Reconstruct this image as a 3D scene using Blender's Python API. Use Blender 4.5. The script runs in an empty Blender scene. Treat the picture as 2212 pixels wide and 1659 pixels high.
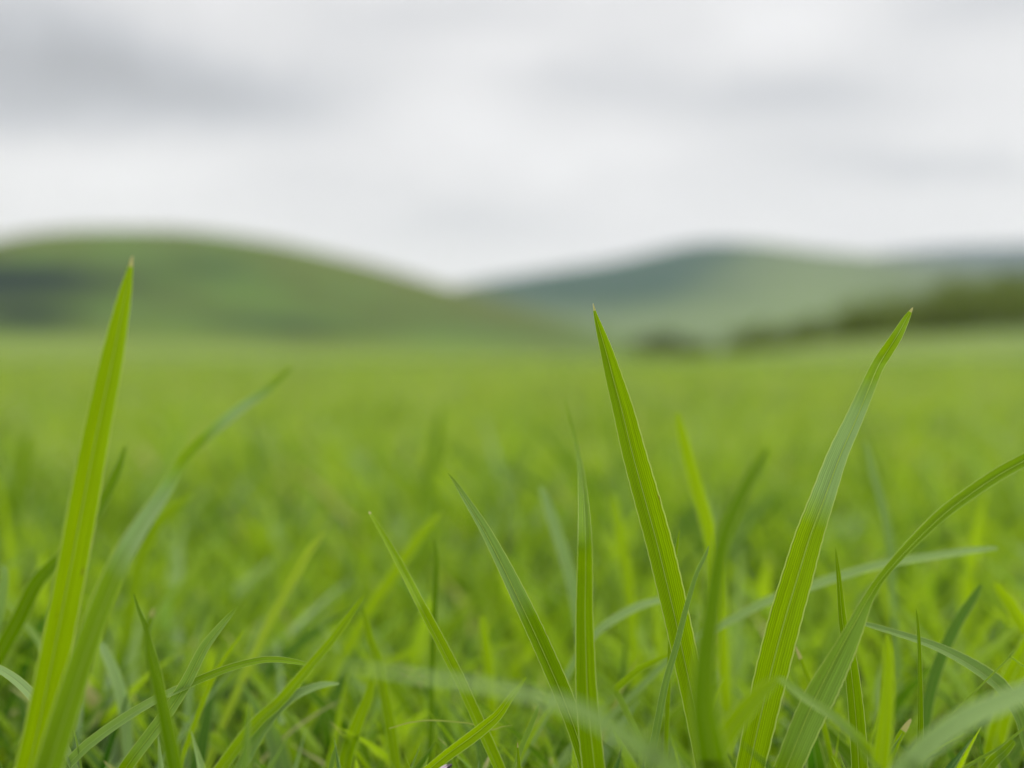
import bpy, math, random
import numpy as np
from mathutils import Vector

random.seed(11)
rng = np.random.default_rng(7)
scene = bpy.context.scene
col = scene.collection

# ------------------------------------------------------------------ camera
EYE = 0.085          # lens height above the soil (m)
FOC = 0.150          # distance of the plane in focus (m)
F, CX, CY = 2370.0, 1106.0, 829.5      # focal length / centre in sheet units (2212 wide)
HOR = 780.0
PITCH = math.atan((CY - HOR) / F)
cam_d = bpy.data.cameras.new("camera")
cam = bpy.data.objects.new("camera", cam_d)
col.objects.link(cam)
cam.location = (0, 0, EYE)
cam.rotation_euler = (math.pi / 2 - PITCH, 0, 0)
cam_d.sensor_width = 36.0
cam_d.lens = 36.0 * F / 2212.0
cam_d.clip_start = 0.005
cam_d.clip_end = 30000.0
cam_d.dof.use_dof = True
cam_d.dof.focus_distance = FOC
cam_d.dof.aperture_fstop = 7.8
cam_d.dof.aperture_blades = 7
scene.camera = cam
FWD = Vector((0, math.cos(PITCH), -math.sin(PITCH)))
UP = Vector((0, math.sin(PITCH), math.cos(PITCH)))
RIGHT = Vector((1, 0, 0))
EYE_P = Vector((0, 0, EYE))

def at(px, py, z):
    """World point at depth z (m) seen at sheet position px, py."""
    return EYE_P + FWD * z + RIGHT * ((px - CX) / F * z) + UP * (-(py - CY) / F * z)

# ------------------------------------------------------------------ helpers
def new_mat(name):
    m = bpy.data.materials.new(name)
    m.use_nodes = True
    nt = m.node_tree
    nt.nodes.clear()
    return m, nt

class NG:
    """Tiny node-graph helper."""
    def __init__(s, nt): s.nt = nt
    def n(s, t, **kw):
        nd = s.nt.nodes.new(t)
        for k, v in kw.items(): setattr(nd, k, v)
        return nd
    def put(s, sock, v):
        if isinstance(v, bpy.types.NodeSocket): s.nt.links.new(v, sock)
        elif isinstance(v, (tuple, list)) and sock.type == 'RGBA' and len(v) == 3: sock.default_value = (*v, 1)
        else: sock.default_value = v
    def math(s, op, a, b=0.0, c=0.0, clamp=False):
        nd = s.n('ShaderNodeMath', operation=op, use_clamp=clamp)
        s.put(nd.inputs[0], a); s.put(nd.inputs[1], b); s.put(nd.inputs[2], c)
        return nd.outputs[0]
    def mix(s, f, a, b, blend='MIX'):
        nd = s.n('ShaderNodeMix', data_type='RGBA', blend_type=blend)
        s.put(nd.inputs[0], f); s.put(nd.inputs[6], a); s.put(nd.inputs[7], b)
        return nd.outputs[2]
    def noise(s, vec, scale, detail=3.0, rough=0.5, color=False):
        nd = s.n('ShaderNodeTexNoise')
        if vec is not None: s.nt.links.new(vec, nd.inputs['Vector'])
        nd.inputs['Scale'].default_value = scale
        nd.inputs['Detail'].default_value = detail
        nd.inputs['Roughness'].default_value = rough
        return nd.outputs['Color' if color else 'Fac']
    def ramp(s, v, lo, hi, a=0.0, b=1.0):
        nd = s.n('ShaderNodeMapRange', interpolation_type='SMOOTHSTEP')
        s.put(nd.inputs[0], v)
        for i, x in enumerate((lo, hi, a, b)): nd.inputs[i + 1].default_value = x
        return nd.outputs[0]

def tag(o, label=None, cat=None, group=None, kind=None):
    if label: o['label'] = label
    if cat: o['category'] = cat
    if group: o['group'] = group
    if kind: o['kind'] = kind
    return o

def link(name, me, mat=None, parent=None, loc=None):
    o = bpy.data.objects.new(name, me)
    col.objects.link(o)
    if mat and me is not None: me.materials.append(mat)
    if parent: o.parent = parent
    if loc is not None: o.location = loc
    return o

def mesh_np(name, verts, quads, uv=None, tint=None, smooth=True):
    """Fast mesh from numpy arrays; quads (n,4); uv per vertex; tint per vertex (n,3)."""
    me = bpy.data.meshes.new(name)
    verts = np.asarray(verts, np.float32); quads = np.asarray(quads, np.int32)
    nq = len(quads)
    me.vertices.add(len(verts)); me.vertices.foreach_set('co', verts.ravel())
    me.loops.add(nq * 4); me.loops.foreach_set('vertex_index', quads.ravel())
    me.polygons.add(nq)
    me.polygons.foreach_set('loop_start', np.arange(0, nq * 4, 4, dtype=np.int32))
    me.update(calc_edges=True)
    if smooth: me.polygons.foreach_set('use_smooth', np.ones(nq, bool))
    if uv is not None:
        l = me.uv_layers.new(name='UVMap')
        l.data.foreach_set('uv', np.asarray(uv, np.float32)[quads.ravel()].ravel())
    if tint is not None:
        a = me.color_attributes.new('tint', 'FLOAT_COLOR', 'POINT')
        t = np.ones((len(verts), 4), np.float32); t[:, :3] = tint
        a.data.foreach_set('color', t.ravel())
    me.validate()
    return me

def grid_quads(nr, nc, base=0):
    i = np.arange(nr - 1)[:, None]; j = np.arange(nc - 1)[None, :]
    a = base + i * nc + j
    return np.stack([a, a + 1, a + nc + 1, a + nc], -1).reshape(-1, 4)

# ------------------------------------------------------------------ materials
def leaf_material():
    m, nt = new_mat('grass_leaf'); g = NG(nt)
    at_ = g.n('ShaderNodeAttribute', attribute_name='tint')
    sep = g.n('ShaderNodeSeparateColor'); nt.links.new(at_.outputs['Color'], sep.inputs[0])
    yel, glau, dry = sep.outputs[0], sep.outputs[1], sep.outputs[2]
    uv = g.n('ShaderNodeUVMap', uv_map='UVMap')
    suv = g.n('ShaderNodeSeparateXYZ'); nt.links.new(uv.outputs[0], suv.inputs[0])
    u, v = suv.outputs[0], suv.outputs[1]
    # long parallel veins: pale nerves over darker tissue
    st = g.n('ShaderNodeCombineXYZ')
    g.put(st.inputs[0], g.math('MULTIPLY', u, 26.0)); g.put(st.inputs[1], g.math('MULTIPLY', v, 0.6))
    nz = g.noise(st.outputs[0], 1.0, 2.0, 0.6)
    ph = g.math('ADD', g.math('MULTIPLY', u, 2 * math.pi * 15.0), g.math('MULTIPLY', nz, 8.0))
    vein = g.math('POWER', g.math('ADD', g.math('MULTIPLY', g.math('SINE', ph), 0.5), 0.5), 1.6)
    vein = g.math('ADD', g.math('MULTIPLY', vein, 0.6), g.math('MULTIPLY', g.ramp(nz, 0.3, 0.7), 0.4))
    # pale margins and midrib
    du = g.math('ABSOLUTE', g.math('SUBTRACT', u, 0.5))
    edge = g.ramp(du, 0.445, 0.485)
    rib = g.ramp(du, 0.012, 0.035, 1.0, 0.0)
    groove = g.math('MULTIPLY', g.ramp(du, 0.03, 0.05), g.ramp(du, 0.06, 0.16, 1.0, 0.0))
    # slow blotches along the leaf
    bl = g.n('ShaderNodeCombineXYZ')
    g.put(bl.inputs[0], g.math('MULTIPLY', u, 2.5)); g.put(bl.inputs[1], g.math('MULTIPLY', v, 0.25)); g.put(bl.inputs[2], g.math('MULTIPLY', yel, 9.0))
    blot = g.noise(bl.outputs[0], 1.0, 3.0, 0.55)
    y2 = g.math('ADD', yel, g.math('MULTIPLY', g.math('SUBTRACT', blot, 0.5), 0.45), clamp=True)
    base = g.mix(y2, (0.022, 0.090, 0.0012), (0.230, 0.370, 0.0025))
    base = g.mix(glau, base, (0.30, 0.42, 0.185))  # pale tone: waxy bloom of some leaves, and sky sheen painted as colour
    gain = g.math('ADD', 0.73, g.math('MULTIPLY', vein, 0.58))
    gain = g.math('SUBTRACT', gain, g.math('MULTIPLY', groove, 0.10))
    base = g.mix(1.0, base, gain, 'MULTIPLY')
    pale = g.math('ADD', g.math('MULTIPLY', edge, 0.75), g.math('MULTIPLY', rib, 0.28), clamp=True)
    base = g.mix(pale, base, (0.42, 0.52, 0.16))
    base = g.mix(dry, base, (0.60, 0.53, 0.27))
    trans = g.mix(y2, (0.026, 0.135, 0.0003), (0.372, 0.550, 0.0006))
    trans = g.mix(glau, trans, (0.20, 0.37, 0.06))
    trans = g.mix(1.0, trans, gain, 'MULTIPLY')
    trans = g.mix(pale, trans, (0.55, 0.65, 0.15))
    trans = g.mix(dry, trans, (0.48, 0.40, 0.16))
    fk = g.n('ShaderNodeCombineXYZ')
    g.put(fk.inputs[0], g.math('MULTIPLY', u, 7.0)); g.put(fk.inputs[1], g.math('MULTIPLY', v, 3.2)); g.put(fk.inputs[2], g.math('MULTIPLY', yel, 40.0))
    fleck = g.math('MULTIPLY', g.ramp(g.noise(fk.outputs[0], 1.0, 2.0, 0.5), 0.735, 0.80), 0.75)
    base = g.mix(fleck, base, (0.16, 0.12, 0.03)); trans = g.mix(fleck, trans, (0.20, 0.16, 0.02))
    p = g.n('ShaderNodeBsdfPrincipled')
    g.put(p.inputs['Base Color'], base)
    p.inputs['Roughness'].default_value = 0.40
    p.inputs['IOR'].default_value = 1.38
    g.put(p.inputs['Specular IOR Level'], g.math('ADD', 0.16, g.math('MULTIPLY', glau, 0.3)))
    bump = g.n('ShaderNodeBump'); bump.inputs['Strength'].default_value = 0.35; bump.inputs['Distance'].default_value = 0.0001
    g.put(bump.inputs['Height'], vein); nt.links.new(bump.outputs[0], p.inputs['Normal'])
    t = g.n('ShaderNodeBsdfTranslucent'); g.put(t.inputs[0], trans)
    mx = g.n('ShaderNodeMixShader'); mx.inputs[0].default_value = 0.46
    nt.links.new(p.outputs[0], mx.inputs[1]); nt.links.new(t.outputs[0], mx.inputs[2])
    out = g.n('ShaderNodeOutputMaterial'); nt.links.new(mx.outputs[0], out.inputs[0])
    return m

def simple_leafy(name, c1, c2, scale, trans=0.35):
    m, nt = new_mat(name); g = NG(nt)
    geo = g.n('ShaderNodeNewGeometry')
    nz = g.noise(geo.outputs['Position'], scale, 3.0)
    c = g.mix(g.ramp(nz, 0.3, 0.7), c1, c2)
    p = g.n('ShaderNodeBsdfPrincipled'); g.put(p.inputs['Base Color'], c); p.inputs['Roughness'].default_value = 0.7; p.inputs['Specular IOR Level'].default_value = 0.1
    t = g.n('ShaderNodeBsdfTranslucent'); g.put(t.inputs[0], c)
    mx = g.n('ShaderNodeMixShader'); mx.inputs[0].default_value = trans
    nt.links.new(p.outputs[0], mx.inputs[1]); nt.links.new(t.outputs[0], mx.inputs[2])
    out = g.n('ShaderNodeOutputMaterial'); nt.links.new(mx.outputs[0], out.inputs[0])
    return m

def plain(name, c, rough=0.5):
    m, nt = new_mat(name); g = NG(nt)
    geo = g.n('ShaderNodeNewGeometry')
    nz = g.noise(geo.outputs['Position'], 2500.0, 2.0)
    cc = g.mix(nz, tuple(x * 0.7 for x in c), tuple(min(1, x * 1.3) for x in c))
    p = g.n('ShaderNodeBsdfPrincipled'); g.put(p.inputs['Base Color'], cc); p.inputs['Roughness'].default_value = rough
    out = g.n('ShaderNodeOutputMaterial'); nt.links.new(p.outputs[0], out.inputs[0])
    return m

def ground_material():
    m, nt = new_mat('soil_and_meadow'); g = NG(nt)
    geo = g.n('ShaderNodeNewGeometry'); pos = geo.outputs['Position']
    ln = g.n('ShaderNodeVectorMath', operation='LENGTH'); nt.links.new(pos, ln.inputs[0])
    d = ln.outputs['Value']
    soil = g.mix(g.noise(pos, 220.0, 5.0, 0.65), (0.014, 0.020, 0.005), (0.045, 0.052, 0.014))
    moss = g.mix(g.noise(pos, 90.0, 4.0), soil, (0.030, 0.075, 0.006))
    n1 = g.noise(pos, 0.09, 4.0, 0.6); n2 = g.noise(pos, 2.2, 4.0, 0.6); n3 = g.noise(pos, 0.02, 3.0)
    mead = g.mix(g.ramp(n1, 0.32, 0.68), (0.074, 0.122, 0.009), (0.124, 0.168, 0.011))
    mead = g.mix(g.math('MULTIPLY', g.ramp(n2, 0.35, 0.7), 0.45), mead, (0.060, 0.112, 0.009))
    mead = g.mix(g.math('MULTIPLY', g.ramp(n3, 0.45, 0.65), 0.5), mead, (0.070, 0.120, 0.014))
    # bare thatch near, closed sward from a few metres on
    c = g.mix(g.ramp(d, 1.2, 6.0), moss, mead)
    p = g.n('ShaderNodeBsdfPrincipled'); g.put(p.inputs['Base Color'], c); p.inputs['Roughness'].default_value = 0.9
    p.inputs['Specular IOR Level'].default_value = 0.2
    b = g.n('ShaderNodeBump'); b.inputs['Strength'].default_value = 0.6; b.inputs['Distance'].default_value = 0.02
    g.put(b.inputs['Height'], g.noise(pos, 14.0, 5.0, 0.7)); nt.links.new(b.outputs[0], p.inputs['Normal'])
    out = g.n('ShaderNodeOutputMaterial'); nt.links.new(p.outputs[0], out.inputs[0])
    return m

def hill_material(name, meadow, heath, wood, foot, nscale):
    """Vegetation cover: attribute tint.r = wood, tint.g = heath, tint.b = foot meadow."""
    m, nt = new_mat(name); g = NG(nt)
    at_ = g.n('ShaderNodeAttribute', attribute_name='tint')
    sep = g.n('ShaderNodeSeparateColor'); nt.links.new(at_.outputs['Color'], sep.inputs[0])
    geo = g.n('ShaderNodeNewGeometry'); pos = geo.outputs['Position']
    n1 = g.noise(pos, nscale, 5.0, 0.6)
    dn = g.math('MULTIPLY', g.math('SUBTRACT', n1, 0.5), 1.6)
    c = g.mix(g.ramp(n1, 0.35, 0.65), meadow, tuple(x * 0.72 for x in meadow))
    c = g.mix(g.math('ADD', sep.outputs[1], dn, clamp=True), c, heath)
    c = g.mix(sep.outputs[2], c, foot)
    c = g.mix(g.math('ADD', g.math('MULTIPLY', sep.outputs[0], 1.3), g.math('MULTIPLY', dn, 0.5), clamp=True), c, wood)
    p = g.n('ShaderNodeBsdfPrincipled'); g.put(p.inputs['Base Color'], c); p.inputs['Roughness'].default_value = 0.95
    p.inputs['Specular IOR Level'].default_value = 0.1
    out = g.n('ShaderNodeOutputMaterial'); nt.links.new(p.outputs[0], out.inputs[0])
    return m

def rib_material():
    m, nt = new_mat('midrib_nerve'); g = NG(nt)
    p = g.n('ShaderNodeBsdfPrincipled'); geo = g.n('ShaderNodeNewGeometry')
    c = g.mix(g.noise(geo.outputs['Position'], 900.0, 2.0), (0.36, 0.50, 0.06), (0.50, 0.62, 0.12))
    g.put(p.inputs['Base Color'], c); p.inputs['Roughness'].default_value = 0.45; p.inputs['Specular IOR Level'].default_value = 0.3
    t = g.n('ShaderNodeBsdfTranslucent'); t.inputs[0].default_value = (0.55, 0.72, 0.10, 1)
    mx = g.n('ShaderNodeMixShader'); mx.inputs[0].default_value = 0.5
    nt.links.new(p.outputs[0], mx.inputs[1]); nt.links.new(t.outputs[0], mx.inputs[2])
    out = g.n('ShaderNodeOutputMaterial'); nt.links.new(mx.outputs[0], out.inputs[0])
    return m

M_LEAF = leaf_material()
M_RIB = rib_material()
M_GROUND = ground_material()

# ------------------------------------------------------------------ ground
def sstep(a, b, x):
    t = np.clip((x - a) / (b - a), 0, 1)
    return t * t * (3 - 2 * t)

def terrain(x, y):
    r = np.hypot(x, y)
    z = 0.028 * sstep(2.0, 9.0, r)
    z = z + 0.0022 * np.sin(x * 61 + 1.3) * np.sin(y * 47 + 0.4) * (1 - sstep(0.6, 2.0, r))
    z = z + np.where(y > 0, 0.6 * sstep(16, 230, r), 0)
    ratio = x / np.maximum(np.abs(y), 1.0)
    z = z + np.where(y > 0, 5.4 * sstep(60, 240, r) * sstep(0.12, 0.48, ratio), 0)
    z = z + np.where(y > 0, 3.2 * sstep(50, 240, r) * sstep(-0.02, 0.40, -ratio), 0)
    z = z + np.where(y > 0, (0.55 * np.sin(x * 0.055 + 1.9 + y * 0.02) + 0.3 * np.sin(x * 0.13 + 0.4)) * (0.6 + 0.4 * np.sin(y * 0.07)) * sstep(14, 60, r), 0)
    return z

nr, na = 120, 180
rr = np.concatenate([[0.0], np.geomspace(0.01, 6500.0, nr - 1)])
aa = np.linspace(0, 2 * np.pi, na)
R_, A_ = np.meshgrid(rr, aa, indexing='ij')
gx, gy = R_ * np.sin(A_), R_ * np.cos(A_)
gv = np.stack([gx, gy, terrain(gx, gy)], -1).reshape(-1, 3)
ground = link('ground', mesh_np('ground', gv, grid_quads(nr, na)), M_GROUND)
tag(ground, 'meadow ground of dark soil under green grass, running out to the hills', 'ground', kind='structure')

# ------------------------------------------------------------------ hills
def interp(pts, x):
    xs, ys = zip(*pts)
    t = np.interp(x, xs, ys)
    return t

def smooth1(a, k):
    ker = np.hanning(k + 2)[1:-1]; ker /= ker.sum()
    p = np.pad(a, k // 2, mode='edge')
    return np.convolve(p, ker, 'valid')[:len(a)]

def hill(name, prof, R, wf, wb, mat, label, cover, n=220, nt_=70):
    """A ridge whose crest stands R metres off; prof = crest line, cover(px, s) -> vegetation."""
    px = np.linspace(prof[0][0], prof[-1][0], n)
    H = smooth1(interp(prof, px), 15) - 19.0 * np.clip((745 - interp(prof, px)) / 60, 0, 1)
    H = np.maximum((HOR - H) / F * R, -2.0)
    t = np.linspace(-1, 1, nt_)
    P, T = np.meshgrid(px, t, indexing='ij')
    depth = R + np.where(T < 0, T * wf, T * wb)
    x = (P - CX) / F * R
    fall = np.cos(np.abs(T) ** 0.85 * np.pi / 2) ** 1.25
    wob = 1 + 0.035 * np.sin(P * 0.013 + T * 5) * np.abs(T) * 2 + 0.03 * np.sin(P * 0.031 - T * 9) * np.abs(T)
    z = H[:, None] * fall * wob - 0.6 * (np.abs(T) > 0.97) - 0.3
    v = np.stack([x, depth, z], -1).reshape(-1, 3)
    tint = cover(P, (z / np.maximum(H[:, None], 1)), T)
    me = mesh_np(name, v, grid_quads(n, nt_)[:, ::-1], tint=np.stack(tint, -1).reshape(-1, 3))
    return tag(link(name, me, mat), label, 'hill', kind='structure')

def bl(P, S, cx, cy, sx, sy):
    return np.exp(-((P - cx) / sx) ** 2 - ((S - cy) / sy) ** 2)

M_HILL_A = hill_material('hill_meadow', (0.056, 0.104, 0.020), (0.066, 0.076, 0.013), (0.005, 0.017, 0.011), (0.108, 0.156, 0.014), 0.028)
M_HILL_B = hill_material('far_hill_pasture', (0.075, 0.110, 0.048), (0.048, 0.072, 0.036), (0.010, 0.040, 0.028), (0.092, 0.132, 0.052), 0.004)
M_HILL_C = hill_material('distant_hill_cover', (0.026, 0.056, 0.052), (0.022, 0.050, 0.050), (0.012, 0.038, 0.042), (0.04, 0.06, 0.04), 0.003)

def cov_a(P, S, T):
    wood = 0.85 * bl(P, S, 60, 0.37, 240, 0.13) + 1.2 * bl(P, S, 310, 0.42, 190, 0.12) + 0.8 * bl(P, S, 480, 0.20, 70, 0.06) + 0.6 * bl(P, S, 800, .22, 100, .06) + 0.5 * bl(P, S, 620, .62, 60, .06)
    heath = np.clip(0.25 + 0.6 * sstep(0.45, 1.0, S) - 0.5 * bl(P, S, 560, 0.72, 150, 0.2), 0, 1)
    foot = (1 - sstep(0.02, 0.22, S)) * 0.9
    return np.clip(wood, 0, 1), heath, foot
def cov_b(P, S, T):
    wood = 1.5 * bl(P, S, 1260, 0.80, 200, 0.34) + 1.1 * bl(P, S, 1480, 0.97, 80, 0.18)
    heath = 0.25 * sstep(0.5, 1.0, S)
    return np.clip(wood, 0, 1), heath, 0.8 * (1 - sstep(0.3, 0.75, S))
def cov_c(P, S, T):
    return 0.5 * np.ones_like(P), 0.5 * np.ones_like(P), 0.0 * P

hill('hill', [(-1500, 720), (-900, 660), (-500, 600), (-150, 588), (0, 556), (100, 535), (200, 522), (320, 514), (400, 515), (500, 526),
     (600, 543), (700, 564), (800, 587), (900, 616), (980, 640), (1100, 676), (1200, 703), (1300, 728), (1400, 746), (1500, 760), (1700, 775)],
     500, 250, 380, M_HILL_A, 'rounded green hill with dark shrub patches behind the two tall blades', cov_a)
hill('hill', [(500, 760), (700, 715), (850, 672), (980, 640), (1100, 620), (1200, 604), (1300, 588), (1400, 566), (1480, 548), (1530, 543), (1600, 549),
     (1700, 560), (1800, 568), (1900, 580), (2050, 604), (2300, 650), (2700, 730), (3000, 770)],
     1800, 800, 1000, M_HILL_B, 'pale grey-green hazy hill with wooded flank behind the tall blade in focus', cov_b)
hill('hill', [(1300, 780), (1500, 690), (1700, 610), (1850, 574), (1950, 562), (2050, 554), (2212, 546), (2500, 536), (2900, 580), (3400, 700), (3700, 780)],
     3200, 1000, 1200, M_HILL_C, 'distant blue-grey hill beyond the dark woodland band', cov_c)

# ------------------------------------------------------------------ woodland band and bush
def leaf_cloud(centres, radii, n_each, size, seed):
    r = np.random.default_rng(seed)
    V = []
    for c, rd, n in zip(centres, radii, n_each):
        d = r.normal(size=(n, 3)); d /= np.linalg.norm(d, axis=1)[:, None]
        q = np.asarray(c) + d * (r.random(n)[:, None] ** 0.45) * np.asarray(rd) * (0.85 + 0.3 * r.random((n, 1)))
        a = r.normal(size=(n, 3)); a /= np.linalg.norm(a, axis=1)[:, None]
        b = np.cross(a, r.normal(size=(n, 3))); b /= np.linalg.norm(b, axis=1)[:, None]
        s = size * (0.6 + 0.8 * r.random((n, 1)))
        V.append(np.stack([q - a * s, q - b * s * .45, q + a * s, q + b * s * .45], 1))
    V = np.concatenate(V)
    return V.reshape(-1, 3), np.arange(len(V) * 4).reshape(-1, 4)

def trunks(pts, r0):
    vs, qs = [], []
    for (x, y, z, h) in pts:
        b = len(vs)
        for k, (zz, s) in enumerate(((z - .3, 1.0), (z + h * .5, .7), (z + h, .3))):
            for j in range(6):
                a = j / 6 * 2 * math.pi
                vs.append((x + math.cos(a) * r0 * s, y + math.sin(a) * r0 * s, zz))
        for k in range(2):
            for j in range(6):
                qs.append((b + k * 6 + j, b + k * 6 + (j + 1) % 6, b + k * 6 + 6 + (j + 1) % 6, b + k * 6 + 6 + j))
    return np.array(vs), np.array(qs)

M_WOOD = simple_leafy('woodland_leaves', (0.074, 0.112, 0.010), (0.130, 0.172, 0.018), 0.25)
M_BUSH = simple_leafy('bush_leaves', (0.042, 0.062, 0.008), (0.080, 0.104, 0.014), 0.9)
M_BARK = plain('bark', (0.07, 0.055, 0.04), 0.9)
top = [(1500, 770), (1560, 757), (1640, 734), (1720, 708), (1800, 690), (1900, 672), (1980, 655), (2060, 640), (2140, 622), (2212, 606), (2400, 590), (2700, 600), (3000, 660)]
cs, rd, ne, tk = [], [], [], []
for i in range(150):
    px = 1500 + (3000 - 1500) * ((i + random.random()) / 150) ** 0.9
    y = random.uniform(225, 285)
    x = (px - CX) / F * 250
    gz = float(terrain(np.array(x), np.array(y)))
    zt = (HOR - interp(top, px) + random.uniform(-14, 12) + 12) / F * y + EYE
    h = max(zt - gz, 1.2)
    cs.append((x, y, gz + h * .55)); rd.append((h * .5 + 0.5, h * .5 + 0.5, h * .52)); ne.append(int(70 + h * 14)); tk.append((x, y, gz, h * .7))
wv, wq = leaf_cloud(cs, rd, ne, 0.75, 3)
tv, tq = trunks(tk, 0.16)
wood = link('woodland', mesh_np('woodland', np.concatenate([wv, tv]), np.concatenate([wq, tq + len(wv)]), smooth=False), M_WOOD)
tag(wood, 'dark olive band of trees along the rise at the field edge', 'woodland', kind='stuff')

def bush(px, py_top, wpx, depth, label):
    x = (px - CX) / F * depth
    gz = float(terrain(np.array(x), np.array(depth)))
    h = (HOR - py_top) / F * depth + EYE - gz
    w = wpx / F * depth / 2
    e = tag(link('bush', None, loc=(x, depth, gz)), label, 'bush')
    cl = [(0, 0, h * .55), (-w * .5, .3, h * .42), (w * .5, -.2, h * .40), (w * .15, .5, h * .62)]
    rs = [(w * .7, w * .7, h * .45), (w * .55, w * .5, h * .36), (w * .55, w * .5, h * .36), (w * .45, w * .4, h * .36)]
    v, q = leaf_cloud(cl, rs, [900, 600, 600, 500], 0.24, 9)
    link('foliage', mesh_np('bush_foliage', v, q, smooth=False), M_BUSH, e)
    v, q = trunks([(0, 0, 0, h * .6), (.3, .1, 0, h * .5), (-.3, .0, 0, h * .5)], 0.06)
    link('stem', mesh_np('bush_stem', v, q), M_BARK, e)
bush(1430, 716, 150, 190, 'round dark bush standing alone in the field before the woodland band')

# ------------------------------------------------------------------ the lawn: one mesh of many blades
def lawn(n, xs, ys, h, w, lean, rows, cols, tint):
    s = np.linspace(0, 1, rows)
    az = rng.uniform(0, 2 * np.pi, n)
    la = lean * rng.uniform(0.15, 1.0, n); lb = lean * rng.uniform(0.0, 1.3, n)
    d = np.stack([np.sin(az), np.cos(az), np.zeros(n)], -1)
    S = s[None, :, None]
    droop = np.clip(lb - 0.5, 0, 1)[:, None, None] * 0.55
    pos = np.zeros((n, rows, 3))
    z0 = terrain(xs, ys) - 0.001
    base = np.stack([xs, ys, z0], -1)[:, None, :]
    bend = rng.normal(0, 0.10, (n, 1, 1)) * np.sin(S * np.pi) * np.stack([d[:, 1], -d[:, 0], d[:, 2]], -1)[:, None, :]
    pos = base + h[:, None, None] * (d[:, None, :] * (la[:, None, None] * S + lb[:, None, None] * S * S) + bend
          + np.array([0, 0, 1.0]) * (S - droop * S * S * S))
    th = rng.uniform(0, np.pi, n); tw = rng.normal(0, 0.5, n)
    ang = th[:, None] + tw[:, None] * s[None, :]
    side = np.stack([np.cos(ang), np.sin(ang), np.zeros_like(ang)], -1)
    tan = np.gradient(pos, axis=1); tan /= np.linalg.norm(tan, axis=2)[:, :, None] + 1e-9
    side = side - tan * (side * tan).sum(2)[:, :, None]
    side /= np.linalg.norm(side, axis=2)[:, :, None] + 1e-6
    nor = np.cross(side, tan)
    prof = (np.clip(0.62 + 0.9 * s, 0, 1) * np.clip((1 - s) / 0.62, 0, 1) ** 0.75)
    prof[-1] = 0.02
    half = 0.5 * w[:, None] * prof[None, :]
    u = np.linspace(0, 1, cols)
    k = (u - 0.5) * 2
    V = pos[:, :, None, :] + side[:, :, None, :] * (half[:, :, None] * k)[..., None] + nor[:, :, None, :] * (half[:, :, None] * (np.abs(k) * 0.42))[..., None]
    q = grid_quads(rows, cols)
    Q = (q[None] + (np.arange(n) * rows * cols)[:, None, None]).reshape(-1, 4)
    UV = np.zeros((n, rows, cols, 2)); UV[..., 0] = u; UV[..., 1] = (s[None, :, None] * h[:, None, None] * 90) + rng.uniform(0, 50, n)[:, None, None]
    T = np.repeat(tint, rows * cols, 0).reshape(n, rows, cols, 3).copy()
    tipdry = np.clip((s - 0.90) / 0.06, 0, 1)[None, :] * (rng.random(n) < 0.07)[:, None]
    T[..., 2] = np.maximum(T[..., 2], tipdry[:, :, None] * 0.9)
    return V.reshape(-1, 3), Q, UV.reshape(-1, 2), T.reshape(-1, 3)

def tints(n, ymean=0.45):
    yv = np.clip(rng.normal(ymean, 0.36, n), 0, 1)
    gl = np.where(rng.random(n) < 0.13, rng.uniform(0.3, 0.9, n), rng.uniform(0, 0.1, n))
    dr = np.where(rng.random(n) < 0.012, rng.uniform(0.4, 0.9, n), 0.0)
    return np.stack([yv, gl, dr], -1)

def patch(x, y, k=1.0, ph=0.0):
    return 0.5 + 0.25 * (np.sin(x * 9.1 * k + 1.7 * np.sin(y * 6.3 * k) + ph) + np.sin(y * 5.7 * k + 1.3 * np.sin(x * 7.7 * k + 1) + 2 * ph))

chunks = []
def zone(y0, y1, dens, wmm, hmm, hsd, lean, rows, cols, margin, hfun=None, ymean=0.45, straw=0.0):
    half = lambda y: 0.50 * y + margin
    area = (half(y0) + half(y1)) * (y1 - y0)
    n = int(area * dens)
    ys = y0 + (y1 - y0) * rng.random(n * 2)
    keep = rng.random(n * 2) < half(ys) / half(y1)
    ys = ys[keep][:n]; n = len(ys)
    xs = rng.uniform(-1, 1, n) * half(ys)
    h = np.clip(rng.normal(hmm, hsd, n), hmm * .35, hmm * 2.2) / 1000
    h *= 0.72 + 0.56 * patch(xs, ys, 1.0 / max(0.35, y0))
    if hfun is not None: h = hfun(xs, ys, h)
    w = rng.normal(wmm, wmm * .28, n).clip(wmm * .35, wmm * 1.9) / 1000
    t = tints(n, ymean)
    t[:, 0] = np.clip(t[:, 0] + (patch(xs, ys, 1.0 / max(0.35, y0), 2.0) - 0.5) * 0.5, 0, 1)
    t[:, 2] = np.clip(t[:, 2] + straw * rng.random(n), 0, 1)
    chunks.append(lawn(n, xs, ys, h, w, lean, rows, cols, t))

def low_front(xs, ys, h):
    # short sward between the lens and the sharp blades, a little taller just behind them
    yl = rng.uniform(1330, 1560, len(ys))
    yl = np.where(ys < 0.178, np.where(rng.random(len(ys)) < 0.06, rng.uniform(1500, 1640, len(ys)), 1680), yl)
    yl = np.where(ys < 0.142, 1700, yl)
    lim = EYE - (yl - HOR) / F * ys
    return np.minimum(h, np.maximum(lim, 0.008) * rng.uniform(0.75, 1.0, len(ys)))

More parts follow.
